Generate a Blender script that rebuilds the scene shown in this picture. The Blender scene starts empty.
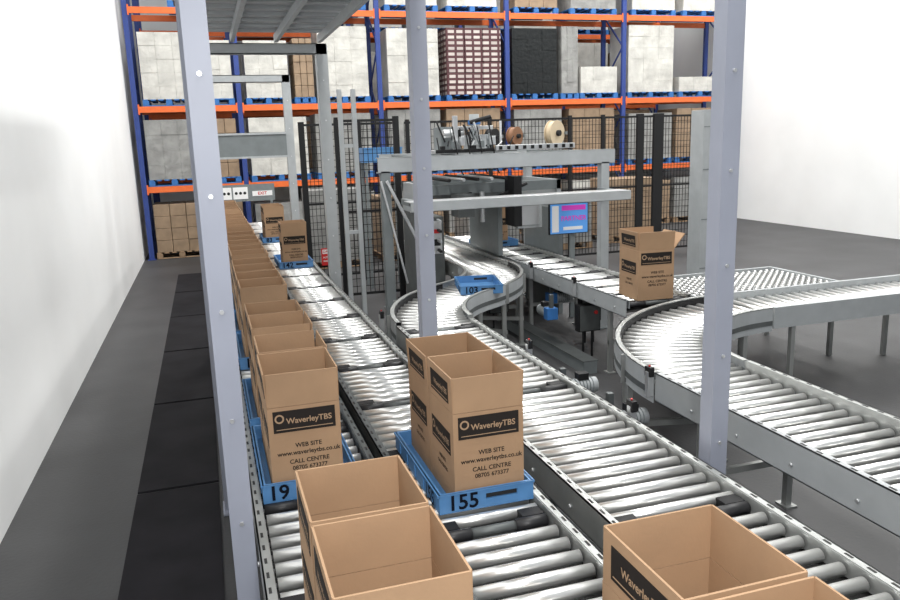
import bpy, math, random
from mathutils import Vector, Matrix
random.seed(7)
scene = bpy.context.scene
COL = scene.collection
try:
    scene.view_settings.view_transform = 'Standard'
    scene.view_settings.look = 'None'
except Exception as e:
    print(e)

# ---------------------------------------------------------------- materials
MATS = {}
def mat(name, col, rough=0.5, metal=0.0, noise=0.0, nscale=8.0, bump=0.0, bscale=30.0, emit=0.0, spec=0.5, brick=None):
    if name in MATS: return MATS[name]
    m = bpy.data.materials.new(name); m.use_nodes = True
    nt = m.node_tree; b = nt.nodes['Principled BSDF']
    b.inputs['Base Color'].default_value = (*col, 1)
    b.inputs['Roughness'].default_value = rough
    b.inputs['Metallic'].default_value = metal
    b.inputs['Specular IOR Level'].default_value = spec
    tc = nt.nodes.new('ShaderNodeTexCoord')
    src = None
    if brick:
        sep = nt.nodes.new('ShaderNodeSeparateXYZ'); nt.links.new(tc.outputs['Object'], sep.inputs[0])
        add = nt.nodes.new('ShaderNodeMath'); add.operation = 'ADD'
        nt.links.new(sep.outputs[0], add.inputs[0]); nt.links.new(sep.outputs[1], add.inputs[1])
        cmb = nt.nodes.new('ShaderNodeCombineXYZ')
        nt.links.new(add.outputs[0], cmb.inputs[0]); nt.links.new(sep.outputs[2], cmb.inputs[1])
        br = nt.nodes.new('ShaderNodeTexBrick'); nt.links.new(cmb.outputs[0], br.inputs['Vector'])
        br.inputs['Color1'].default_value = (*col, 1); br.inputs['Color2'].default_value = (*brick[0], 1)
        br.inputs['Mortar'].default_value = (*brick[1], 1)
        br.inputs['Scale'].default_value = 1.0
        br.inputs['Brick Width'].default_value = brick[2]; br.inputs['Row Height'].default_value = brick[3]
        br.inputs['Mortar Size'].default_value = brick[4]; br.offset = brick[5]
        src = br.outputs['Color']
    if noise > 0:
        n = nt.nodes.new('ShaderNodeTexNoise'); n.inputs['Scale'].default_value = nscale
        n.inputs['Detail'].default_value = 5
        nt.links.new(tc.outputs['Object'], n.inputs['Vector'])
        mr = nt.nodes.new('ShaderNodeMapRange')
        mr.inputs['From Min'].default_value = 0.3; mr.inputs['From Max'].default_value = 0.7
        mr.inputs['To Min'].default_value = 1 - noise; mr.inputs['To Max'].default_value = 1 + noise
        nt.links.new(n.outputs['Fac'], mr.inputs['Value'])
        mx = nt.nodes.new('ShaderNodeVectorMath'); mx.operation = 'SCALE'
        if src: nt.links.new(src, mx.inputs[0])
        else: mx.inputs[0].default_value = col
        nt.links.new(mr.outputs['Result'], mx.inputs['Scale'])
        src = mx.outputs[0]
    if src: nt.links.new(src, b.inputs['Base Color'])
    if bump > 0:
        n2 = nt.nodes.new('ShaderNodeTexNoise'); n2.inputs['Scale'].default_value = bscale
        n2.inputs['Detail'].default_value = 4
        nt.links.new(tc.outputs['Object'], n2.inputs['Vector'])
        bp = nt.nodes.new('ShaderNodeBump'); bp.inputs['Strength'].default_value = bump
        bp.inputs['Distance'].default_value = 0.02
        nt.links.new(n2.outputs['Fac'], bp.inputs['Height']); nt.links.new(bp.outputs[0], b.inputs['Normal'])
    if emit > 0:
        b.inputs['Emission Color'].default_value = (*col, 1); b.inputs['Emission Strength'].default_value = emit
    MATS[name] = m
    return m

CARD = mat('cardboard', (0.375, 0.235, 0.135), 0.8, noise=0.08, nscale=5, bump=0.05, bscale=60)
CARDIN = mat('cardboard_inner', (0.35, 0.22, 0.13), 0.85, noise=0.05)
INK = mat('printed_ink', (0.02, 0.016, 0.014), 0.7, spec=0.2)
INKT = mat('printed_label_text', (0.38, 0.25, 0.15), 0.7)
BLUE = mat('blue_plastic', (0.08, 0.22, 0.45), 0.4, noise=0.1, nscale=10)
NUM = mat('number_ink', (0.006, 0.008, 0.015), 0.9, spec=0.1)
ROLL = mat('zinc_roller', (0.92, 0.92, 0.90), 0.28, 0.8, noise=0.05, nscale=12)
ROLLB = mat('black_roller_sleeve', (0.02, 0.02, 0.022), 0.45)
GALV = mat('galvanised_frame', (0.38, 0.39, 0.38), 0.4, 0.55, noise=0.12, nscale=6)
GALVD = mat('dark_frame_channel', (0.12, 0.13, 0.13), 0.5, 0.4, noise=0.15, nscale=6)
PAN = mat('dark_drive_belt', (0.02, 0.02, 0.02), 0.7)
DARK = mat('dark_slot', (0.015, 0.015, 0.015), 0.7)
LAV = mat('lavender_grey_paint', (0.33, 0.35, 0.42), 0.45, noise=0.04, nscale=4)
LGREY = mat('light_grey_paint', (0.38, 0.40, 0.41), 0.45, noise=0.06)
MGREY = mat('mid_grey_paint', (0.17, 0.19, 0.195), 0.5, noise=0.08)
ALU = mat('aluminium', (0.65, 0.66, 0.67), 0.35, 0.7)
BLACK = mat('black_paint', (0.012, 0.012, 0.013), 0.6, spec=0.3)
FSHADE = mat('floor_shade_black', (0.016, 0.015, 0.018), 0.85, noise=0.3, nscale=3, spec=0.2)  # near-black colour standing in for shade on the left floor strip
ORANGE = mat('rack_orange', (0.78, 0.15, 0.03), 0.5, noise=0.08)
RBLUE = mat('rack_blue', (0.025, 0.055, 0.24), 0.5, noise=0.08)
PBLUE = mat('pallet_blue', (0.03, 0.15, 0.42), 0.7, noise=0.15)
WRAP = mat('white_shrink_wrap', (0.58, 0.57, 0.53), 0.3, noise=0.2, nscale=3, bump=0.7, bscale=9)
WRAPG = mat('grey_shrink_wrap', (0.28, 0.28, 0.27), 0.3, noise=0.25, nscale=4, bump=0.7, bscale=9)
WRAPK = mat('black_shrink_wrap', (0.010, 0.012, 0.013), 0.35, noise=0.2, bump=0.6, bscale=12, spec=0.3)
BRN = mat('wrapped_brown_cartons', (0.30, 0.21, 0.135), 0.5, noise=0.2, nscale=5)
PRINT = mat('printed_cases', (0.60, 0.54, 0.50), 0.5, brick=((0.42, 0.36, 0.34), (0.08, 0.025, 0.03), 0.20, 0.12, 0.03, 0.0))
CONC = mat('concrete_floor', (0.050, 0.050, 0.052), 0.55, noise=0.25, nscale=1.2, bump=0.1, bscale=40)
WALLM = mat('painted_wall', (0.88, 0.89, 0.89), 0.8, noise=0.03, nscale=1.0)
RED = mat('sign_red', (0.55, 0.02, 0.02), 0.5)
WHITE = mat('sign_white', (0.8, 0.8, 0.8), 0.5)
SCRB = mat('panel_blue', (0.10, 0.32, 0.75), 0.4, emit=0.15)
PINK = mat('panel_magenta', (0.6, 0.05, 0.45), 0.4, emit=0.2)
CREAM = mat('spool_cream', (0.62, 0.50, 0.34), 0.6)
BROWNR = mat('spool_brown', (0.25, 0.12, 0.06), 0.6)
WOOD = mat('pallet_wood', (0.30, 0.20, 0.12), 0.8, noise=0.2)

# ---------------------------------------------------------------- mesh builder
TXT = {}
def text_geo(s, size):
    k = (s, size)
    if k in TXT: return TXT[k]
    cu = bpy.data.curves.new('t', 'FONT'); cu.body = s; cu.size = size
    cu.align_x = 'CENTER'; cu.align_y = 'CENTER'; cu.offset = size * 0.02; cu.resolution_u = 3
    o = bpy.data.objects.new('t', cu); COL.objects.link(o)
    dg = bpy.context.evaluated_depsgraph_get(); dg.update()
    me = o.evaluated_get(dg).to_mesh()
    vs = [v.co.copy() for v in me.vertices]; fs = [tuple(p.vertices) for p in me.polygons]
    o.evaluated_get(dg).to_mesh_clear()
    bpy.data.objects.remove(o); bpy.data.curves.remove(cu)
    TXT[k] = (vs, fs)
    return TXT[k]

class MB:
    def __init__(s):
        s.v = []; s.f = []; s.m = []; s.sm = []; s.mats = []
    def mi(s, m):
        if m not in s.mats: s.mats.append(m)
        return s.mats.index(m)
    def add(s, vs, fs, m, M=None, smooth=False):
        b = len(s.v); i = s.mi(m)
        for v in vs:
            v = Vector(v)
            s.v.append(M @ v if M else v)
        for f in fs:
            s.f.append([b + k for k in f]); s.m.append(i); s.sm.append(smooth)
    def box(s, x0, x1, y0, y1, z0, z1, m, M=None):
        vs = [(x0,y0,z0),(x1,y0,z0),(x1,y1,z0),(x0,y1,z0),(x0,y0,z1),(x1,y0,z1),(x1,y1,z1),(x0,y1,z1)]
        s.add(vs, [(0,3,2,1),(4,5,6,7),(0,1,5,4),(1,2,6,5),(2,3,7,6),(3,0,4,7)], m, M)
    def cyl(s, p0, p1, r0, m, r1=None, n=12, M=None):
        if r1 is None: r1 = r0
        p0 = Vector(p0); p1 = Vector(p1); d = (p1 - p0).normalized()
        a = Vector((0,0,1)) if abs(d.z) < 0.9 else Vector((1,0,0))
        u = d.cross(a).normalized(); w = d.cross(u)
        vs = []
        for i in range(n):
            t = 2*math.pi*i/n; c = math.cos(t); q = math.sin(t)
            vs.append(p0 + (u*c + w*q)*r0)
        for i in range(n):
            t = 2*math.pi*i/n; c = math.cos(t); q = math.sin(t)
            vs.append(p1 + (u*c + w*q)*r1)
        s.add(vs, [(i, (i+1)%n, n+(i+1)%n, n+i) for i in range(n)], m, M, True)
        b = len(s.v) - 2*n; k = s.mi(m)
        s.f.append([b+n-1-i for i in range(n)]); s.m.append(k); s.sm.append(False)
        s.f.append([b+n+i for i in range(n)]); s.m.append(k); s.sm.append(False)
    def tube(s, pts, r, m, n=8):
        for a, c in zip(pts[:-1], pts[1:]): s.cyl(a, c, r, m, n=n)
    def beam(s, p0, p1, w, h, m):
        p0 = Vector(p0); p1 = Vector(p1); d = (p1-p0); L = d.length; d.normalize()
        a = Vector((0,0,1)) if abs(d.z) < 0.9 else Vector((0,1,0))
        u = d.cross(a).normalized(); t = u.cross(d).normalized()
        M = Matrix((( u.x, d.x, t.x, p0.x),(u.y, d.y, t.y, p0.y),(u.z, d.z, t.z, p0.z),(0,0,0,1)))
        s.box(-w/2, w/2, 0, L, -h/2, h/2, m, M)
    def ring(s, c, r0, r1, z0, z1, a0, a1, n, m):
        vs = []
        for i in range(n+1):
            a = math.radians(a0 + (a1-a0)*i/n); ca = math.cos(a); sa = math.sin(a)
            for r, z in ((r0,z0),(r1,z0),(r1,z1),(r0,z1)):
                vs.append((c[0]+r*ca, c[1]+r*sa, z))
        fs = []
        for i in range(n):
            b = 4*i
            for k in range(4):
                fs.append((b+k, b+(k+1)%4, b+4+(k+1)%4, b+4+k))
        fs.append((0,1,2,3)); fs.append((4*n+3,4*n+2,4*n+1,4*n))
        s.add(vs, fs, m)
    def text(s, t, size, M, m):
        vs, fs = text_geo(t, size); s.add(vs, fs, m, M)
    def mesh(s, name):
        me = bpy.data.meshes.new(name)
        me.from_pydata([tuple(v) for v in s.v], [], s.f)
        for m in s.mats: me.materials.append(m)
        me.polygons.foreach_set('material_index', s.m)
        me.polygons.foreach_set('use_smooth', s.sm)
        me.update()
        return me
    def build(s, name, loc=(0,0,0), rz=0.0, bevel=0.0):
        o = bpy.data.objects.new(name, s.mesh(name)); COL.objects.link(o)
        o.location = loc; o.rotation_euler = (0,0,rz)
        if bevel > 0:
            b = o.modifiers.new('bevel', 'BEVEL'); b.width = bevel; b.segments = 2; b.limit_method = 'ANGLE'
        return o

def fm(side, cx, cy, cz):
    X = {'F':(1,0,0),'B':(-1,0,0),'L':(0,-1,0),'R':(0,1,0),'T':(1,0,0)}[side]
    Y = (0,0,1) if side != 'T' else (0,1,0)
    X = Vector(X); Y = Vector(Y); Z = X.cross(Y)
    return Matrix(((X.x,Y.x,Z.x,cx),(X.y,Y.y,Z.y,cy),(X.z,Y.z,Z.z,cz),(0,0,0,1)))

RZ = 0.75
# ---------------------------------------------------------------- camera
f = 770.0
vY = Vector((202-450, 300-148, -f)).normalized()
vZ = Vector((1, 0.033, 0)).cross(vY).normalized()
vX = vY.cross(vZ)
cam = bpy.data.cameras.new('camera'); cam.sensor_width = 36; cam.lens = f/900*36
co = bpy.data.objects.new('camera', cam); COL.objects.link(co)
co.matrix_world = Matrix(((vX.x,vX.y,vX.z,0),(vY.x,vY.y,vY.z,0),(vZ.x,vZ.y,vZ.z,2.25),(0,0,0,1)))
cam.clip_start = 0.05
scene.camera = co

# ---------------------------------------------------------------- room
XL, XR, YN, YF = -1.35, 13.2, -3.0, 23.5
b = MB(); b.box(XL-0.2, XR+0.2, YN, YF+0.2, -0.1, 0, CONC); b.build('floor')
b = MB(); b.box(XL-0.2, XL, YN, YF, 0, 8.5, WALLM); b.build('wall_left')
b = MB(); b.box(XR, XR+0.2, YN, YF, 0, 8.5, WALLM); b.build('wall_right')
b = MB(); b.box(XL-0.2, XR+0.2, YF, YF+0.2, 0, 8.5, WALLM); b.build('wall_back')
b = MB()  # thin dark sheets added along the left wall to paint in floor shade
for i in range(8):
    b.box(-0.62, -0.10, -0.5+i*1.9, 1.36+i*1.9, 0.001, 0.014, FSHADE)
b.build('floor_shade_strip')

# ---------------------------------------------------------------- conveyors
def legs(b, x0, x1, y, m=GALV):
    for x in (x0+0.02, x1-0.06):
        b.box(x, x+0.04, y-0.02, y+0.02, 0.012, RZ-0.12, m)
        b.box(x-0.02, x+0.06, y-0.05, y+0.05, 0.0, 0.012, m)
    b.box(x0+0.02, x1-0.02, y-0.015, y+0.015, 0.28, 0.32, m)

def straight(name, x0, x1, y0, y1, leftm=GALV, rightm=GALV, zone=0.85, zoff=0.0, pitch=0.1, fw=0.035, blackroll=True, rise=0.02):
    b = MB()
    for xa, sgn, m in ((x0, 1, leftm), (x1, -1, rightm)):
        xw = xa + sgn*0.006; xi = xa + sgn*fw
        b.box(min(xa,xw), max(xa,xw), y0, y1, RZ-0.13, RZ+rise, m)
        b.box(min(xa,xi), max(xa,xi), y0, y1, RZ+rise-0.006, RZ+rise, m)
        b.box(min(xa,xi), max(xa,xi), y0, y1, RZ-0.13, RZ-0.124, m)
        xj = xi + sgn*0.004
        b.box(min(xi,xj), max(xi,xj), y0, y1, RZ-0.05, RZ+rise-0.004, m)
        y = y0 + 0.05
        while y < y1 - 0.05:
            c = (xa+xi)/2
            b.box(c-0.005, c+0.005, y-0.018, y+0.018, RZ+rise, RZ+rise+0.0015, DARK)
            y += pitch
        y = y0 + 0.2
        while y < y1:
            b.cyl((xa, y, RZ-0.07), (xa - sgn*0.008, y, RZ-0.07), 0.01, ALU, n=6)
            y += 0.4
    xi0 = x0+fw+0.008; xi1 = x1-fw-0.008
    y = y0 + pitch/2; k = 0
    per = max(2, int(round(zone/pitch)))
    off = int(round(zoff/pitch))
    while y < y1 - 0.02:
        z = (k + off) % per
        r = 0.0255
        zc = RZ - r
        isb = blackroll and z == 0
        b.cyl((xi0, y, zc), (xi1, y, zc), 0.008, ALU, n=6)
        if isb:
            w = xi1-xi0
            b.cyl((xi0+0.006, y, zc), (xi0+w*0.30, y, zc), r, ROLLB, n=16)
            b.cyl((xi0+w*0.30, y, zc), (xi0+w*0.70, y, zc), r*0.8, GALVD, n=16)
            b.cyl((xi0+w*0.70, y, zc), (xi1-0.006, y, zc), r, ROLLB, n=16)
        else:
            b.cyl((xi0+0.006, y, zc), (xi1-0.006, y, zc), r, ROLL, n=16)
        b.cyl((xi0+0.003, y, zc), (xi0+0.014, y, zc), r*0.86, BLACK, n=10)
        b.cyl((xi1-0.014, y, zc), (xi1-0.003, y, zc), r*0.86, BLACK, n=10)
        if blackroll and z == 1:
            b.box(xi0+0.005, xi0+0.10, y-0.085, y-0.02, RZ-0.035, RZ-0.002, BLACK)
            b.box(xi1-0.10, xi1-0.005, y-0.085, y-0.02, RZ-0.035, RZ-0.002, BLACK)
        y += pitch; k += 1
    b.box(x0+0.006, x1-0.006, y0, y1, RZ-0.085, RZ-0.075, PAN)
    y = y0 + 0.4
    while y < y1:
        b.box(x0+0.006, x1-0.006, y-0.02, y+0.02, RZ-0.12, RZ-0.09, GALVD)
        y += 0.8
    y = y0 + 0.35
    while y < y1:
        legs(b, x0, x1, y); y += 1.9
    return b.build(name)

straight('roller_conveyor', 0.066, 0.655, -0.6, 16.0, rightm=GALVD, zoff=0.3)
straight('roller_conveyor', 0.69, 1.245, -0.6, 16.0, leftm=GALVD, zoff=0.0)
straight('roller_conveyor', 1.38, 2.06, -0.6, 6.0, zoff=0.4, zone=1.7)
straight('roller_conveyor', 2.746, 3.426, 8.53, 11.6, blackroll=False, rise=0.04)
straight('roller_conveyor', 3.52, 4.20, 6.02, 11.6, rise=0.03, leftm=LGREY, zone=0.4)
straight('roller_conveyor', 2.54, 3.24, -0.6, 3.98, leftm=LGREY, blackroll=False, rise=0.05)

def curve(b, c, r0, r1, a0, a1, step=4.2, rise=0.05):
    n = max(8, int(abs(a1-a0)/3))
    for ra, rb in ((r0, r0+0.006), (r1-0.006, r1)):
        b.ring(c, ra, rb, RZ-0.15, RZ+rise, a0, a1, n, LGREY)
    b.ring(c, r0, r0+0.04, RZ+rise-0.006, RZ+rise, a0, a1, n, GALV)
    b.ring(c, r1-0.04, r1, RZ+rise-0.006, RZ+rise, a0, a1, n, GALV)
    b.ring(c, r1-0.05, r1-0.043, RZ-0.02, RZ+rise-0.01, a0, a1, n, BLACK)
    b.ring(c, r0-0.003, r0, RZ-0.10, RZ-0.06, a0, a1, n, GALVD)
    b.ring(c, r1, r1+0.003, RZ-0.10, RZ-0.06, a0, a1, n, GALVD)
    b.ring(c, r0+0.006, r1-0.006, RZ-0.10, RZ-0.09, a0, a1, n, PAN)
    k = int(abs(a1-a0)/step)
    for i in range(k+1):
        a = math.radians(a0 + (a1-a0)*(i+0.5)/(k+1)); ca, sa = math.cos(a), math.sin(a)
        ri = r0+0.03; ro = r1-0.055
        b.cyl((c[0]+ri*ca, c[1]+ri*sa, RZ-0.021), (c[0]+ro*ca, c[1]+ro*sa, RZ-0.030), 0.019, ROLL, r1=0.029, n=14)
        b.cyl((c[0]+(r0+0.006)*ca, c[1]+(r0+0.006)*sa, RZ-0.021), (c[0]+ri*ca, c[1]+ri*sa, RZ-0.021), 0.008, ALU, n=6)
    for t in (0.15, 0.5, 0.85):
        a = math.radians(a0 + (a1-a0)*t); ca, sa = math.cos(a), math.sin(a)
        for r in (r0+0.03, r1-0.03):
            x, y = c[0]+r*ca, c[1]+r*sa
            b.box(x-0.02, x+0.02, y-0.02, y+0.02, 0.0, RZ-0.14, GALV)
            b.box(x-0.05, x+0.05, y-0.05, y+0.05, 0.0, 0.012, GALV)
        b.beam((c[0]+r0*ca, c[1]+r0*sa, RZ-0.13), (c[0]+r1*ca, c[1]+r1*sa, RZ-0.13), 0.04, 0.03, GALVD)
        b.beam((c[0]+r0*ca, c[1]+r0*sa, 0.3), (c[0]+r1*ca, c[1]+r1*sa, 0.3), 0.03, 0.04, GALV)
        b.beam((c[0]+(r1+0.004)*ca, c[1]+(r1+0.004)*sa, RZ-0.15), (c[0]+(r1+0.004)*ca, c[1]+(r1+0.004)*sa, RZ+rise), 0.05, 0.006, GALV)

C1 = (3.22, 6.01); TH = 57.0; R = 1.5
C2 = (C1[0]+2*R*math.cos(math.radians(180-TH)), C1[1]+2*R*math.sin(math.radians(180-TH)))
b = MB()
curve(b, C1, R-0.34, R+0.34, 180, 180-TH)
curve(b, C2, R-0.34, R+0.34, -TH, 0)
b.build('curved_roller_conveyor')
b = MB()
curve(b, (4.39, 4.0), 1.15, 1.85, 180, 90, step=3.9)
b.build('curved_roller_conveyor')

# transfer table
b = MB()
b.box(4.22, 5.9, 5.95, 7.0, RZ-0.08, RZ-0.05, PAN)
for (xa, xb, ya, yb) in ((4.22,5.9,5.95,5.98),(4.22,5.9,6.97,7.0),(4.22,4.25,5.98,6.97),(5.87,5.9,5.98,6.97)):
    b.box(xa, xb, ya, yb, RZ-0.12, RZ+0.01, LGREY)
for i in range(21):
    for j in range(12):
        x = 4.30+i*0.077; y = 6.04+j*0.078
        b.cyl((x-0.012, y, RZ-0.022), (x+0.012, y, RZ-0.022), 0.022, ROLL, n=10)
for i in range(12): b.cyl((4.25, 6.04+i*0.078, RZ-0.022), (5.87, 6.04+i*0.078, RZ-0.022), 0.005, ALU, n=6)
for x in (4.26, 5.82):
    for y in (6.0, 6.92): b.box(x, x+0.04, y, y+0.04, 0, RZ-0.1, GALV)
b.build('skate_wheel_transfer_table')
b = MB()
for i in range(36):
    x = 4.46 + i*0.1
    b.cyl((x, 5.19, RZ-0.025), (x, 5.81, RZ-0.025), 0.025, ROLL, n=14)
for y0, y1 in ((5.15,5.185),(5.815,5.85)):
    b.box(4.41, 8.1, y0, y1, RZ-0.13, RZ+0.05, LGREY)
b.box(4.41, 8.1, 5.185, 5.815, RZ-0.10, RZ-0.09, PAN)
for x in (4.6, 6.3, 8.0):
    for y in (5.16, 5.8): b.box(x, x+0.04, y, y+0.04, 0, RZ-0.13, GALV)
b.build('roller_conveyor')

def motor(x, y, z, ax='x'):
    b = MB()
    b.cyl((0,0,0), (0.20,0,0), 0.055, LGREY, n=16)
    for i in range(6): b.cyl((0.03+i*0.025,0,0), (0.036+i*0.025,0,0), 0.062, MGREY, n=16)
    b.box(-0.10, 0.0, -0.06, 0.06, -0.06, 0.06, PBLUE)
    b.box(0.05, 0.13, -0.035, 0.035, 0.05, 0.10, BLACK)
    b.box(-0.08, -0.04, -0.02, 0.02, 0.05, RZ-z-0.1, GALVD)
    return b.build('conveyor_drive_motor', (x,y,z), 0 if ax == 'x' else math.pi/2, bevel=0.004)
motor(2.34, 4.75, 0.50); motor(2.38, 4.15, 0.46); motor(3.3, 7.2, 0.45, 'y'); motor(3.75, 8.0, 0.42)

def cbox(x, y, z):
    b = MB()
    b.box(-0.12, 0.12, 0, 0.10, 0, 0.28, BLACK); b.box(-0.11, 0.11, -0.008, 0, 0.01, 0.27, GALVD)
    b.cyl((0.06,-0.008,0.2),(0.06,-0.03,0.2),0.02,RED,n=12)
    b.cyl((-0.05,0.05,-z),(-0.05,0.05,0),0.012,BLACK,n=8); b.cyl((0.05,0.05,-z),(0.05,0.05,0),0.012,BLACK,n=8)
    return b.build('conveyor_control_box', (x, y, z), bevel=0.004)
cbox(3.05, 8.0, 0.3); cbox(3.62, 6.9, 0.28); cbox(3.9, 7.4, 0.25)

def sensor(x, y, s=1):
    b = MB()
    b.box(-0.02, 0.02, -0.015, 0.015, -0.10, 0.06, ALU)
    b.box(-0.015, 0.015, -0.03, 0.03, 0.03, 0.09, BLACK)
    b.cyl((0,0,0.09), (0,0,0.10), 0.006, RED, n=8)
    return b.build('photo_eye_sensor', (x, y, RZ))
for x, y in ((2.09, 4.9), (2.09, 3.5), (2.51, 4.0), (3.49, 7.0), (3.49, 8.1), (1.33, 6.3)): sensor(x, y)

# cable duct and air lines along the floor under the conveyors
b = MB()
b.box(2.28, 2.40, 3.2, 5.4, 0.0, 0.10, MGREY); b.box(2.27, 2.41, 3.2, 5.4, 0.10, 0.11, GALVD)
b.box(3.30, 3.44, 6.4, 8.4, 0.0, 0.12, MGREY); b.box(3.29, 3.45, 6.4, 8.4, 0.12, 0.13, GALVD)
b.build('floor_cable_duct')

# ---------------------------------------------------------------- cartons
def carton_mesh(w, d, h, fl, tilt, name):
    b = MB(); t = 0.006
    x0, x1, y0, y1 = -w/2, w/2, 0, d
    b.box(x0, x1, y0, y0+t, 0, h, CARD); b.box(x0, x1, y1-t, y1, 0, h, CARD)
    b.box(x0, x0+t, y0+t, y1-t, 0, h, CARD); b.box(x1-t, x1, y0+t, y1-t, 0, h, CARD)
    b.box(x0+t, x1-t, y0+t, y1-t, 0, t, CARDIN)
    g = 0.003
    for side in 'FBLR':
        L = (w if side in 'FB' else d) - 2*g
        cx, cy = {'F':(0,y0),'B':(0,y1),'L':(x0,d/2),'R':(x1,d/2)}[side]
        M = fm(side, cx, cy, h) @ Matrix.Rotation(math.radians(tilt[side]), 4, 'X')
        b.box(-L/2, L/2, 0.002, fl, -t, 0, CARD, M)
        if side in 'LR':
            b.box(-0.125, 0.125, 0.03, 0.12, 0.0002, 0.0016, INK, M)
            b.text('WaverleyTBS', 0.034, M @ Matrix.Translation((0.018, 0.075, 0.0022)), INKT)
            b.box(-0.115, 0.115, 0.04, 0.043, 0.0016, 0.0022, INKT, M)
    for side in 'FBLR':
        cx, cy = {'F':(0,y0),'B':(0,y1),'L':(x0,d/2),'R':(x1,d/2)}[side]
        zc = 0.335 if side in 'FB' else 0.255
        M = fm(side, cx, cy, zc)
        b.box(-0.132, 0.132, -0.048, 0.048, 0.0, 0.0015, INK, M)
        b.text('WaverleyTBS', 0.035, M @ Matrix.Translation((0.02, 0.0, 0.0022)), INKT)
        vs = [(-0.105+0.020*math.cos(a*math.pi/10), 0.014+0.020*math.sin(a*math.pi/10), 0.0022) for a in range(20)]
        vs += [(-0.105+0.013*math.cos(a*math.pi/10), 0.014+0.013*math.sin(a*math.pi/10), 0.0022) for a in range(20)]
        b.add(vs, [(i,(i+1)%20,20+(i+1)%20,20+i) for i in range(20)], INKT, M)
        b.box(-0.12, 0.12, -0.036, -0.033, 0.0015, 0.0022, INKT, M)
        if side in 'FB':
            for s_, dz, sz in (('WEB SITE', 0.222, 0.027), ('www.waverleytbs.co.uk', 0.190, 0.028), ('CALL CENTRE', 0.150, 0.027), ('08705 673377', 0.120, 0.026)):
                b.text(s_, sz, fm(side, cx, cy, dz) @ Matrix.Translation((0.01, 0, 0.001)), INK)
        else:
            for s_, dz, sz in (('WEB SITE', 0.155, 0.022), ('CALL CENTRE', 0.12, 0.022)):
                b.text(s_, sz, fm(side, cx, cy, dz) @ Matrix.Translation((0.01, 0, 0.001)), INK)
    return b.mesh(name)

CM = [carton_mesh(0.306, 0.352, 0.40, 0.15, t, 'carton_mesh') for t in
      ({'F':0,'B':0,'L':1,'R':2}, {'F':3,'B':-3,'L':3,'R':1}, {'F':-4,'B':4,'L':0,'R':5})]
CM.append(carton_mesh(0.306, 0.352, 0.40, 0.15, {'F':6,'B':5,'L':4,'R':38}, 'carton_mesh_open'))
CM.append(carton_mesh(0.318, 0.340, 0.385, 0.15, {'F':1,'B':0,'L':0,'R':0}, 'carton_mesh_low'))
def carton(x, y, z, k=0, rz=0, sc=(1,1,1)):
    o = bpy.data.objects.new('cardboard_carton', CM[k]); COL.objects.link(o)
    o.location = (x, y, z); o.rotation_euler = (0,0,rz); o.scale = sc
    return o

def tray(x, y, num, L=0.76, w=0.415, rz=0.0):
    b = MB(); h = 0.085; t = 0.014
    b.box(-w/2, w/2, 0, L, 0.001, 0.014, BLUE)
    b.box(-w/2, -w/2+t, t, L-t, 0.014, h, BLUE); b.box(w/2-t, w/2, t, L-t, 0.014, h, BLUE)
    for ya, yb in ((0, t), (L-t, L)):
        b.box(-w/2, -0.005, ya, yb, 0.014, h, BLUE); b.box(0.135, w/2, ya, yb, 0.014, h, BLUE)
        b.box(-0.005, 0.135, ya, yb, 0.014, 0.038, BLUE); b.box(-0.005, 0.135, ya, yb, 0.062, h, BLUE)
        b.box(-0.005, 0.135, (ya+yb)/2+(0.004 if ya==0 else -0.006), (ya+yb)/2+(0.006 if ya==0 else -0.004), 0.038, 0.062, DARK)
    for s_ in (-1, 1):
        b.box(s_*w/2-0.006, s_*w/2+0.006, 0.0, L, h-0.01, h, BLUE)
        for i in range(5):
            yy = 0.1+i*(L-0.2)/4
            b.box(s_*w/2-0.004, s_*w/2+0.004, yy-0.006, yy+0.006, 0.01, h-0.01, BLUE)
    b.box(-w/2, w/2, -0.003, 0.004, h-0.006, h, BLUE)
    b.text(num, 0.092, fm('F', -0.105, -0.004, 0.042), NUM)
    b.text(num, 0.092, fm('L', -w/2-0.0075, 0.12, 0.042), NUM)
    return b.build('blue_plastic_tray', (x, y, RZ), rz)

def loaded(x, y, num, n=2, k=0, dx=0.0):
    tray(x, y, num)
    for i in range(n):
        kk = k if k == 4 else (k+i) % 3
        carton(x+dx, y+0.024+i*0.359, RZ+0.0145, kk)
ys = [(1.47,'88'),(3.155,'19 6'),(4.02,'61'),(5.28,'105'),(6.12,'77'),(6.95,'131'),(7.78,'54'),(8.62,'92'),(9.45,'17'),(10.3,'118'),(11.15,'36'),(12.0,'70'),(12.85,'143'),(13.7,'29')]
for i, (y, n) in enumerate(ys):
    loaded(0.335 if i == 0 else 0.320, y, n, 2, i if i else 4, dx=-0.008 if i else 0.0)
loaded(0.995, 0.85, '12', 2, 4, dx=0.028)
loaded(0.995, 2.79, '155', 2, 0, dx=0.022)
loaded(0.985, 9.6, '142', 1, 0)
loaded(0.985, 12.4, '83', 2, 1)
tray(2.50, 7.02, '103', rz=math.radians(-12), L=0.6, w=0.42)
tray(3.86, 10.1, '41', L=0.42, w=0.6); carton(3.86, 10.12, RZ+0.0145, 1)
carton(3.85, 6.06, RZ+0.001, 3, rz=math.radians(-4), sc=(1.16,1.1,1.14))

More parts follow.
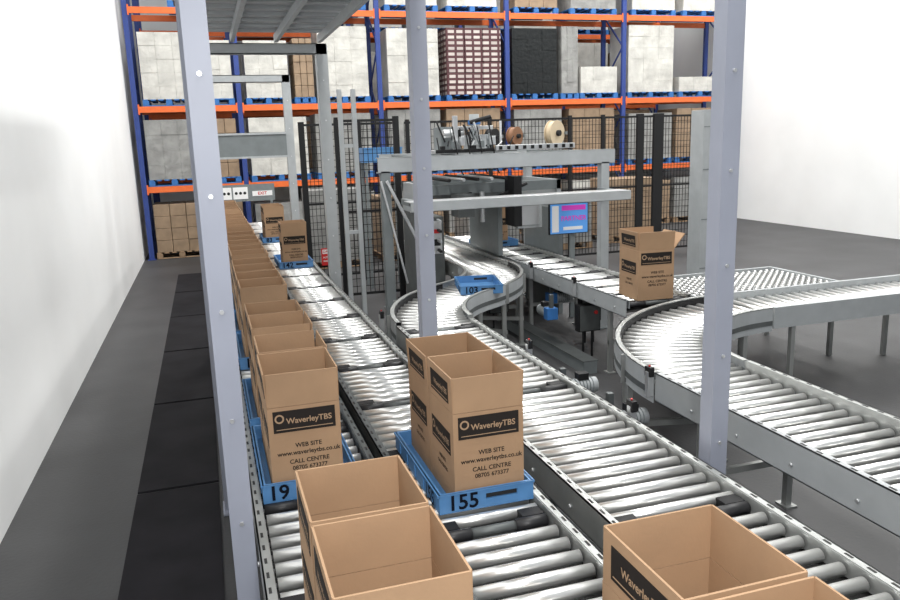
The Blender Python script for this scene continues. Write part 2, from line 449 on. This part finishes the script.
# ---------------------------------------------------------------- gantry steelwork
def ipost(b, x, y, z0, z1, w, m=LAV):
    b.box(x-w/2, x+w/2, y-w/2, y-w/2+0.008, z0, z1, m)
    b.box(x-w/2, x-w/2+0.008, y-w/2+0.008, y+w/2, z0, z1, m)
    b.box(x+w/2-0.008, x+w/2, y-w/2+0.008, y+w/2, z0, z1, m)
    b.box(x-w/2-0.01, x+w/2+0.01, y-w/2-0.05, y+w/2+0.05, 0, 0.012, m)
    z = 0.4
    while z < z1-0.1:
        b.cyl((x, y-w/2, z), (x, y-w/2-0.008, z), 0.009, ALU, n=6)
        z += 0.42
b = MB()
ipost(b, 0.014, 2.92, 0, 3.3, 0.086); ipost(b, 2.185, 2.92, 0, 3.3, 0.09)
b.box(-0.03, 2.23, 2.88, 2.96, 3.3, 3.42, LAV)
b.build('steel_portal_frame')
for (y, w) in ((4.76, 0.10), (8.66, 0.12), (12.4, 0.12)):
    b = MB()
    ipost(b, 1.3125, y, 0, 3.29, w, LAV if y < 5 else LGREY); ipost(b, -0.02, y, 0, 3.29, 0.10, LAV)
    b.box(-0.07, 1.365, y-0.06, y-0.05, 3.19, 3.30, LGREY)
    b.box(-0.07, 1.365, y-0.06, y+0.02, 3.29, 3.30, LGREY)
    b.box(-0.07, 1.365, y-0.06, y+0.02, 3.19, 3.20, LGREY)
    b.build('steel_portal_frame')
b = MB()
for x in (-0.05, 0.40, 0.85, 1.31):
    b.box(x-0.02, x+0.02, 3.2, 8.72, 3.32, 3.40, LGREY)
y = 3.25
while y < 8.7:
    b.box(-0.07, 1.33, y, y+0.05, 3.40, 3.43, LGREY); y += 0.35
b.box(-0.07, 1.33, 3.2, 8.72, 3.43, 3.45, ALU)
b.build('overhead_platform_deck')
b = MB()
b.box(0.04, 1.25, 12.30, 12.34, 2.10, 2.42, MGREY)
b.box(0.04, 1.25, 12.28, 12.34, 2.42, 2.45, LGREY)
b.box(0.04, 1.25, 12.28, 12.34, 2.07, 2.10, LGREY)
b.build('cross_brace_panel')
b = MB()
for x in (1.54, 1.70):
    b.box(x-0.025, x+0.025, 8.98, 9.03, 0, 2.85, LGREY); b.box(x-0.05, x+0.05, 8.95, 9.06, 0, 0.01, LGREY)
b.box(1.54, 1.70, 8.99, 9.02, 2.2, 2.24, LGREY); b.box(1.54, 1.70, 8.99, 9.02, 1.2, 1.24, LGREY)
b.build('cable_drop_post')

# ---------------------------------------------------------------- machine frame
b = MB()
XA, XB, YA, YB = 1.80, 4.36, 8.0, 10.2
XAB = 2.30
for x, y in ((XA,YA),(XB,YA),(XAB,YB),(XB,YB)):
    b.box(x-0.05, x+0.05, y-0.05, y+0.05, 0, 1.95, LGREY if x > 2 else MGREY)
    b.box(x-0.09, x+0.09, y-0.09, y+0.09, 0, 0.015, MGREY)
for y, xa in ((YA, XA), (YB, XAB)):
    b.box(xa-0.08, XB+0.12, y-0.05, y-0.042, 1.93, 2.09, LGREY)
    b.box(xa-0.08, XB+0.12, y-0.05, y+0.05, 2.082, 2.09, LGREY)
    b.box(xa-0.08, XB+0.12, y-0.05, y+0.05, 1.93, 1.938, LGREY)
for x in (2.42, XB, 2.9, 3.55):
    b.box(x-0.03, x+0.03, YA+0.05, YB-0.05, 1.94, 2.08, MGREY)
b.beam((1.80, 7.93, 1.85), (2.28, 7.93, 0.85), 0.03, 0.03, ALU)
b.beam((1.74, 7.93, 1.85), (1.98, 7.93, 0.75), 0.02, 0.02, ALU)
b.box(1.9, 4.34, 7.35, 7.36, 1.56, 1.66, LGREY); b.box(1.9, 4.34, 7.36, 7.62, 1.65, 1.66, ALU)
b.box(1.9, 4.34, 7.35, 7.40, 1.56, 1.567, LGREY)
for x in (1.98, 4.28): b.box(x-0.03, x+0.03, 7.62, 7.95, 1.60, 1.66, MGREY)
b.build('machine_support_frame', bevel=0.002)

b = MB()
b.box(2.50, 2.70, 8.9, 10.1, 0.0, 1.35, GALVD); b.box(4.22, 4.28, 8.9, 10.0, 0.0, 1.35, MGREY)
b.box(2.53, 2.67, 8.89, 8.9, 0.9, 1.3, ALU); b.box(2.55, 2.65, 8.885, 8.89, 1.0, 1.08, BLACK); b.box(2.55, 2.65, 8.885, 8.89, 1.15, 1.2, RED)
b.box(3.44, 3.50, 9.0, 10.1, 0.80, 1.6, MGREY)
b.box(2.5, 4.28, 8.95, 9.0, 1.60, 1.72, MGREY); b.box(2.5, 4.28, 10.05, 10.1, 1.60, 1.72, MGREY)
b.box(2.5, 2.56, 8.95, 10.1, 1.35, 1.72, LGREY); b.box(4.22, 4.28, 8.95, 10.1, 1.35, 1.72, LGREY)
b.box(2.85, 3.3, 9.1, 9.9, 1.50, 1.62, GALVD)
b.box(2.8, 3.0, 8.6, 8.9, 1.35, 1.62, GALVD); b.box(3.5, 3.60, 8.6, 8.9, 1.2, 1.8, BLACK)
for i in range(5):
    b.cyl((2.62+i*0.17, 8.35, 1.80), (2.62+i*0.17, 9.6, 1.80), 0.02, ALU if i % 2 else BLACK)
b.box(3.62, 3.95, 8.80, 8.86, 1.15, 1.52, LGREY); b.box(3.66, 3.91, 8.79, 8.80, 1.19, 1.48, ALU)
for i in range(4):
    b.beam((2.60, 8.7, 0.95+i*0.12), (2.75, 10.0, 0.95+i*0.12), 0.03, 0.03, ALU if i % 2 else BLACK)
b.cyl((3.2, 8.9, 1.62), (3.2, 8.9, 1.25), 0.03, ALU); b.cyl((3.05, 8.9, 1.62), (3.05, 8.9, 1.35), 0.02, BLACK)
b.cyl((3.35, 8.8, 1.55), (3.75, 8.8, 1.70), 0.02, BLACK)
b.box(2.62, 3.45, 8.7, 9.5, 2.09, 2.13, ALU)
b.box(2.70, 2.95, 8.9, 9.2, 2.13, 2.40, MGREY); b.box(3.05, 3.28, 8.85, 9.1, 2.13, 2.30, LGREY)
b.cyl((3.14, 8.95, 2.30), (3.14, 8.95, 2.54), 0.06, LGREY, n=16); b.cyl((3.14, 8.95, 2.42), (3.14, 8.95, 2.47), 0.075, PBLUE, n=16)
b.cyl((2.95, 8.80, 2.32), (2.70, 8.80, 2.32), 0.05, ALU, n=16); b.cyl((2.9,8.8,2.32),(2.86,8.8,2.32),0.062,BLACK,n=16)
b.box(2.86, 3.30, 8.74, 8.78, 2.36, 2.40, ALU); b.box(2.80, 2.85, 8.7, 8.76, 2.13, 2.52, ALU)
random.seed(11)
for i in range(26):
    x = 2.60+random.random()*0.85; z = 2.11+random.random()*0.14
    b.cyl((x, 8.70-random.random()*0.06, z), (x+random.uniform(-0.10,0.10), 8.68, z+random.uniform(0.05,0.24)), random.choice((0.007,0.010,0.014)), random.choice((ALU,BLACK,BLACK,MGREY)), n=8)
for i in range(7):
    x = 2.62+i*0.12; b.box(x, x+0.05+0.02*(i%2), 8.63, 8.70, 2.12+0.03*(i%3), 2.18+0.05*(i%3), (BLACK,MGREY,ALU)[i%3])
for i in range(4):
    x = 2.75+i*0.15
    pts = [(x+0.12*t, 8.6-0.03*math.sin(t*3), 2.40-0.55*math.sin(t*1.57)) for t in [j/8 for j in range(9)]]
    b.tube(pts, 0.009, BLACK)
b.cyl((3.0, 8.7, 2.44), (3.25, 8.68, 2.5), 0.025, BLACK); b.cyl((3.38, 8.7, 2.13), (3.38, 8.7, 2.45), 0.014, ALU)
b.box(2.55, 3.55, 8.60, 8.63, 2.10, 2.14, BLACK)
b.box(3.25, 4.25, 8.5, 8.56, 2.11, 2.17, ALU)
for i in range(10): b.box(3.28+i*0.1, 3.32+i*0.1, 8.49, 8.50, 2.12, 2.16, BLACK)
b.build('case_taping_machine', bevel=0.003)

def spool(x, y, z, r, w, m):
    b = MB()
    b.cyl((0,0,0), (w,0,0), r, m, n=28)
    b.cyl((-0.01,0,0), (0,0,0), r*1.08, m, n=28); b.cyl((w,0,0), (w+0.01,0,0), r*1.08, m, n=28)
    b.cyl((-0.05,0,0), (w+0.05,0,0), r*0.25, BLACK)
    b.box(w/2-0.02, w/2+0.02, r+0.0, r+0.03, 2.09-z, 0, MGREY); b.box(-0.04, w+0.04, r, r+0.03, -0.02, 0.02, MGREY)
    return b.build('tape_spool', (x,y,z), math.radians(-60))
spool(4.32, 9.3, 2.29, 0.15, 0.08, CREAM); spool(3.85, 9.5, 2.27, 0.11, 0.08, BROWNR)
spool(3.62, 9.7, 2.27, 0.10, 0.08, BLACK)

b = MB()
b.box(3.95, 4.47, 8.58, 8.62, 1.07, 1.45, BLACK)
b.box(3.96, 4.46, 8.574, 8.58, 1.08, 1.44, SCRB)
b.box(3.98, 4.07, 8.571, 8.574, 1.10, 1.42, WHITE)
b.box(4.11, 4.43, 8.571, 8.574, 1.36, 1.42, PINK); b.box(4.13, 4.39, 8.571, 8.574, 1.12, 1.16, WHITE)
b.text('PARTNER', 0.08, fm('F', 4.27, 8.570, 1.26), PINK)
b.box(4.25, 4.31, 8.62, 8.66, 0.0, 1.40, MGREY)
b.build('control_panel_sign')

b = MB()
b.box(5.68, 5.86, 8.0, 8.25, 0, 2.5, LGREY)
b.box(5.65, 5.89, 7.97, 8.28, 0, 0.03, MGREY)
for z in (0.6, 1.2, 1.8, 2.3): b.box(5.69, 5.85, 7.995, 8.0, z, z+0.01, MGREY)
b.build('steel_column', bevel=0.004)

# ---------------------------------------------------------------- mesh fence
def fence(name, x0, x1, y, h=2.6, posts=()):
    b = MB()
    for x, w in posts:
        b.box(x-w/2, x+w/2, y-0.03, y+0.03, 0, h, BLACK)
        b.box(x-w/2-0.03, x+w/2+0.03, y-0.06, y+0.06, 0, 0.01, BLACK)
    for z in (0.12, 1.3, h-0.05): b.box(x0, x1, y-0.012, y+0.012, z-0.018, z+0.018, BLACK)
    x = x0
    while x < x1:
        b.box(x-0.004, x+0.004, y-0.004, y+0.004, 0.12, h-0.05, BLACK); x += 0.065
    z = 0.12
    while z < h-0.05:
        b.box(x0, x1, y-0.004, y+0.004, z-0.004, z+0.004, BLACK); z += 0.11
    return b.build(name)
fence('wire_mesh_fence', 1.48, 3.1, 12.6, posts=((1.52,0.09),(2.45,0.05),(3.06,0.08)))
fence('wire_mesh_fence', 3.2, 9.0, 12.6, posts=((3.25,0.06),(4.7,0.06),(6.2,0.06),(6.85,0.06),(7.6,0.13),(7.98,0.20),(8.95,0.08)))
fence('wire_mesh_fence', 1.75, 2.66, 10.8, posts=((1.78,0.05),(2.62,0.08)))

# ---------------------------------------------------------------- pallet racking
def rack(y, xs, levels, top=6.4):
    b = MB()
    for x in xs:
        for yy in (y, y+1.0):
            b.box(x-0.05, x+0.05, yy, yy+0.08, 0, top, RBLUE)
            b.box(x-0.08, x+0.08, yy-0.03, yy+0.11, 0, 0.012, RBLUE)
        z = 0.3; s_ = 0
        while z < top-0.9:
            if s_: b.beam((x, y+0.08, z), (x, y+1.0, z+0.8), 0.03, 0.03, RBLUE)
            else: b.beam((x, y+1.0, z), (x, y+0.08, z+0.8), 0.03, 0.03, RBLUE)
            z += 0.8; s_ = 1-s_
    for xa, xb in zip(xs[:-1], xs[1:]):
        for z in levels:
            for yy in (y-0.01, y+1.03):
                b.box(xa+0.05, xb-0.05, yy, yy+0.05, z-0.12, z, ORANGE)
            for xx in (xa+0.05, xb-0.08):
                b.box(xx, xx+0.03, y-0.02, y-0.01, z-0.16, z+0.04, ORANGE)
    return b.build('pallet_rack')
XS = [-1.20]+[0.829+i*2.99 for i in range(0, 5)]
LV = [1.5, 3.1, 5.0]
rack(17.0, XS, LV)
rack(20.3, XS, LV)

def pallet(b, x0, x1, y0, y1, z, m=PBLUE):
    for i in range(3):
        yy = y0 + (y1-y0-0.1)*i/2
        b.box(x0, x1, yy, yy+0.1, z, z+0.022, m)
        for j in range(3):
            xx = x0 + (x1-x0-0.12)*j/2
            b.box(xx, xx+0.12, yy, yy+0.1, z+0.022, z+0.11, m)
    n = 7
    for i in range(n):
        xx = x0 + (x1-x0-0.1)*i/(n-1)
        b.box(xx, xx+0.1, y0, y1, z+0.11, z+0.135, m)
def load(x0, x1, y, z, h, m, cols=3, rows=5, pm=PBLUE, jit=0.010):
    b = MB(); W = x1-x0; ox = (x0+x1)/2
    pallet(b, -W/2, W/2, 0, 0.96, 0.001, pm)
    ch = h/rows; cw = (W-0.04)/cols
    wrapm = m in (WRAP, WRAPG, WRAPK)
    g = 0.0006 if wrapm else 0.004
    if wrapm: jit = 0.006
    for r in range(rows):
        for c in range(cols):
            for d in range(2):
                j = random.uniform(-jit, jit)
                xa = -W/2+0.02+c*cw
                b.box(xa+g, xa+cw-g, 0.02+d*0.46+j, 0.47+d*0.46+j, 0.136+r*ch, 0.136+(r+1)*ch-g, m)
    return b.build('pallet_load', (ox, y, z), bevel=0.004 if wrapm else 0.01)
Y0 = 17.03
L2 = [(-1.05,-0.05,1.3,WRAP),(0.0,0.74,1.15,WRAP),(0.97,1.89,1.15,WRAP),(1.97,2.42,1.2,BRN),(2.5,3.6,1.45,WRAP),(4.0,5.2,1.42,WRAP),(5.35,6.69,1.45,PRINT),(6.92,8.08,1.45,WRAPK),(8.16,8.62,1.5,WRAPG),(8.66,9.66,0.6,WRAP),(9.92,11.2,1.55,WRAP),(11.35,12.6,0.35,WRAP)]
for (a, c, h, m) in L2: load(a, c, Y0, 3.1, h, m, rows=max(2, int(h/0.24)))
L1 = [(-1.1,-0.1,1.2,WRAPG),(0.0,0.74,1.2,BRN),(0.95,2.2,1.2,WRAP),(2.35,3.6,1.25,WRAPG),(3.95,5.2,1.3,WRAPG),(5.3,6.65,1.3,BRN),(6.95,8.2,1.25,WRAPG),(8.35,9.6,1.25,BRN),(9.95,11.2,1.1,WRAPG),(11.3,12.6,1.2,BRN)]
for (a, c, h, m) in L1: load(a, c, Y0, 1.5, h, m, rows=4)
L0 = [(-1.1,-0.1,1.0,BRN),(0.0,0.74,1.0,BRN),(0.95,2.2,0.9,WRAPG),(2.35,3.6,1.05,WRAPG),(3.95,5.2,1.0,BRN),(5.3,6.65,1.1,WRAPG),(6.95,8.2,1.0,BRN),(8.35,9.6,1.05,WRAP),(9.95,11.2,0.95,BRN),(11.3,12.6,1.0,WRAPG)]
for (a, c, h, m) in L0: load(a, c, Y0, 0.0, h, m, rows=4, pm=WOOD)
for (a, c, h, m) in [(-0.4,0.7,1.1,WRAPG),(1.0,2.2,1.2,WRAP),(2.4,3.6,1.0,BRN),(4.0,5.2,1.2,WRAP),(5.4,6.6,1.2,WRAP),(7.0,8.1,1.1,BRN),(8.4,9.6,1.2,WRAPG),(10,11.2,1.1,WRAP),(11.4,12.6,1.1,WRAP)]:
    load(a, c, Y0, 5.0, h, m, rows=4)
for z in LV+[0.0]:
    hs = {1.5:(1.2,1.3), 3.1:(1.3,1.55,1.6), 5.0:(1.2,1.4), 0.0:(1.0,1.15)}[z]
    for i, x in enumerate(XS[1:-1]):
        for k in range(2):
            load(x+0.12+k*1.4, x+1.42+k*1.4, 20.33, z, random.choice(hs), random.choice((WRAP,WRAPG,BRN,WRAP)), rows=4)
for (a, c, y, h, m) in [(1.7,2.8,14.0,1.3,WRAPG),(3.1,4.2,14.3,1.1,BRN),(4.8,5.9,14.2,1.2,WRAPG),(6.2,7.4,14.0,1.0,WRAPG),(8.0,9.2,14.4,1.2,BRN)]:
    load(a, c, y, 0, h, m, rows=4, pm=WOOD)
b = MB()
b.box(-0.14, 0.14, -0.01, 0.0, 0, 0.28, RED)
b.box(-0.12, 0.12, -0.012, -0.01, 0.19, 0.26, WHITE)
b.text('DANGER', 0.055, fm('F', 0, -0.013, 0.225), RED)
b.text('AUTOMATIC', 0.04, fm('F', 0, -0.013, 0.13), WHITE)
b.text('MACHINERY', 0.04, fm('F', 0, -0.013, 0.07), WHITE)
b.build('warning_sign', (1.84, 12.55, 0.30))
b = MB()
for i in range(2):
    b.box(i*0.32, i*0.32+0.29, 0, 0.01, 0, 0.24, WHITE)
    for k in range(3):
        x = i*0.32+0.06+k*0.085
        b.cyl((x, -0.002, 0.12), (x, 0, 0.12), 0.03, BLACK, n=14)
b.box(0.70, 1.1, 0, 0.01, 0.05, 0.15, WHITE); b.text('EXIT', 0.09, fm('F', 0.9, -0.002, 0.1), RED)
b.box(-0.05, 1.15, 0.01, 0.05, -0.05, 0.29, MGREY)
b.box(0.0, 0.05, 0.01, 0.05, -1.2, -0.05, MGREY); b.box(1.05, 1.1, 0.01, 0.05, -1.2, -0.05, MGREY)
b.build('notice_board', (0.2, 16.4, 1.20))
b = MB()
b.box(-0.3, 0.3, 0, 0.012, 0, 0.22, BLUE); b.box(-0.3, 0.3, 0.388, 0.4, 0, 0.22, BLUE)
b.box(-0.3, -0.288, 0.012, 0.388, 0, 0.22, BLUE); b.box(0.288, 0.3, 0.012, 0.388, 0, 0.22, BLUE)
b.box(-0.288, 0.288, 0.012, 0.388, 0, 0.012, BLUE); b.box(-0.31, 0.31, -0.01, 0.0, 0.2, 0.22, BLUE)
for x in (-0.28, 0.24):
    for y in (0.02, 0.34): b.box(x, x+0.04, y, y+0.04, -1.95, 0, MGREY)
b.build('blue_storage_bin', (2.62, 11.7, 1.95))

# ---------------------------------------------------------------- lights
w = bpy.data.worlds.new('world'); scene.world = w; w.use_nodes = True
bg = w.node_tree.nodes['Background']; bg.inputs[0].default_value = (0.90, 0.95, 1.0, 1); bg.inputs[1].default_value = 0.38
def area(name, loc, rot, sx, sy, e, col=(1,1,1)):
    l = bpy.data.lights.new(name, 'AREA'); l.shape = 'RECTANGLE'; l.size = sx; l.size_y = sy; l.energy = e; l.color = col
    o = bpy.data.objects.new(name, l); COL.objects.link(o); o.location = loc; o.rotation_euler = rot
    return o
for i, (x, y) in enumerate([(1.5,2),(1.5,8),(1.5,14),(6.5,4),(6.5,10),(6.5,15.5),(11,8),(11,15)]):
    area('ceiling_light', (x, y, 8.2), (0,0,0), 1.0, 4.0, 310, (1.0, 0.99, 0.96))
area('camera_flash', (0.15, -0.25, 2.75), (math.radians(75), 0, math.radians(-18)), 0.35, 0.25, 75)
print('done')
